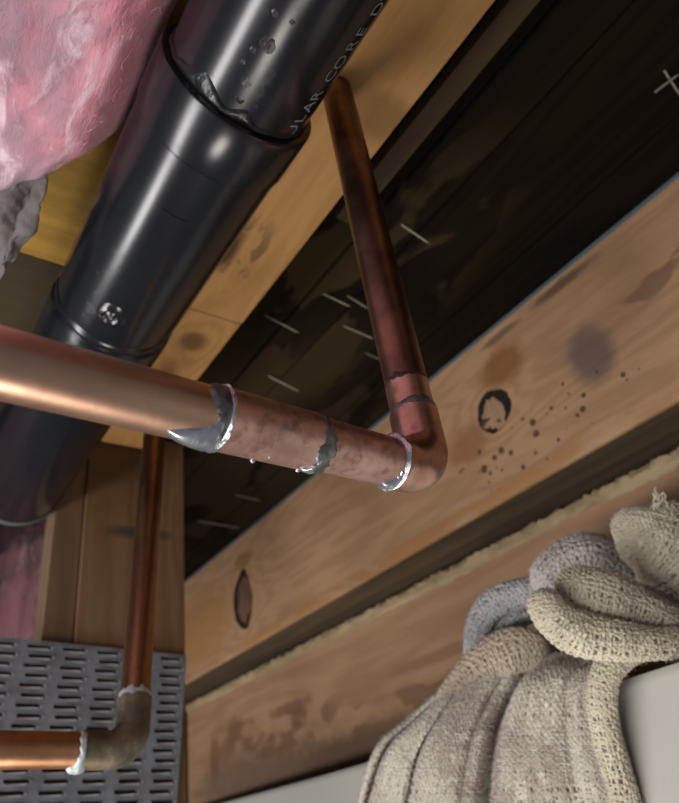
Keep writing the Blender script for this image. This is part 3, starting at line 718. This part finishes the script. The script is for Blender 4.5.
sheet_fold(A_rows, m_c4, .0030, 'hanging left flap with soft vertical folds', 3, [(.24, .022, .034), (.45, .02, .026), (.02, .05, .01), (.74, .03, .007)])
B_rows = [[(545, 660, .575), (556, 654, .55), (575, 656, .53), (595, 660, .51), (612, 656, .50), (630, 652, .50)],
          [(515, 700, .56), (522, 684, .528), (545, 680, .51), (570, 682, .495), (592, 684, .485), (604, 682, .487)],
          [(497, 735, .56), (508, 735, .520), (535, 735, .502), (565, 735, .485), (594, 735, .472), (612, 735, .478)],
          [(490, 775, .56), (502, 775, .515), (535, 775, .495), (568, 775, .478), (602, 775, .465), (622, 775, .470)],
          [(486, 830, .56), (500, 830, .512), (540, 830, .490), (578, 830, .472), (614, 830, .458), (636, 830, .463)]]
sheet_fold(B_rows, m_c4, .0027, 'hanging right flap', 8, [(.30, .04, .005), (.62, .04, .006), (.98, .04, .012)])
roll([(706, 630, .49, 12), (660, 643, .48, 12), (622, 655, .475, 13), (603, 682, .468, 13), (606, 730, .462, 13), (622, 790, .455, 14), (636, 850, .45, 14)], m_c1, .0024, 'pale rolled hem', 12, 1.0, 20, 110)
m_c5 = cloth_mat('rag_brown', (.44, .37, .27), (.34, .27, .20), (.54, .48, .36))
roll([(440, 716, .600, 10), (462, 690, .590, 17), (488, 664, .575, 21), (518, 650, .565, 20), (548, 652, .560, 15)], m_c5, .0028, 'brownish cream crest of the hanging flap', 61, .8, 26, 80, .08, 1.4, .44)
# bun
roll([(556, 597, .500, 24), (586, 598, .490, 30), (628, 612, .485, 30), (668, 632, .485, 26), (710, 650, .49, 20)], m_c1, .0025, 'cream bun-shaped fold', 21, .9, 30, 80, .08, 1.2, .43)
roll([(543, 590, .475, 14), (550, 612, .468, 18), (576, 632, .462, 21), (615, 640, .458, 19), (655, 642, .46, 15), (705, 640, .465, 13)], m_c1, .0025, 'cream front lip of the bun fold', 25, .9, 24, 90, .07, 1.2, .43)
# behind and above
roll([(614, 520, .545, 9), (636, 530, .54, 27), (664, 545, .535, 42), (705, 580, .53, 42)], m_c1, .0029, 'cream fold at the top right', 31, .9, 32, 70, .10, 1.6, .43)
roll([(536, 590, .575, 14), (560, 566, .575, 20), (590, 556, .57, 22), (625, 575, .565, 20), (668, 600, .56, 20), (710, 610, .56, 20)], m_c2, .0030, 'shaded grey fold behind the bun', 37, 1.0, 26, 80, .10, 1.0, .42)
roll([(630, 596, .53, 10), (655, 604, .525, 16), (690, 625, .52, 22), (720, 640, .52, 22)], m_c2, .0030, 'small grey fold right of the bun', 39, 1.0, 20, 50, .1)
# blue grey loop on the left
roll([(474, 700, .615, 9), (473, 662, .61, 9), (478, 626, .605, 11), (496, 602, .60, 13), (524, 592, .59, 13), (552, 590, .58, 12)], m_c3, .0026, 'blue-grey loop at the left', 43, 1.0, 20, 90, .1, 2.0, .42)
roll([(498, 640, .62, 8), (503, 622, .615, 9), (520, 612, .61, 9)], m_c3, .0026, None, 47, 1.0, 16, 40, .1, 2.0, .42)
roll([(512, 640, .60, 7), (517, 622, .60, 8), (534, 610, .595, 8)], m_c3, .0026, None, 49, 1.0, 16, 40, .1, 2.0, .42)
roll([(484, 650, .63, 12), (492, 625, .63, 14), (520, 606, .63, 16), (550, 600, .62, 18)], m_c3, .0030, None, 51, 1.0, 20, 50, .1, 1.0, .42)
# loose thread ends at the top right
fv = []; ff = []
for k in range(7):
    a = at(660+random.uniform(-8, 14), 508+random.uniform(-4, 4), d=.512); P = [a]
    for q in range(5): P.append(P[-1]+R[:, 1]*random.uniform(.001, .0035)+R[:, 0]*random.uniform(-.0025, .003)+R[:, 2]*random.uniform(-.001, .001))
    C = catmull(P, 14); v, f = sweep(C, [.0006]*14, 6); o_ = len(fv); fv += list(v); ff += [tuple(o_+i for i in q) for q in f]
o = mesh('frayed_threads', fv, ff, m_c1, rag); o['kind'] = 'stuff'
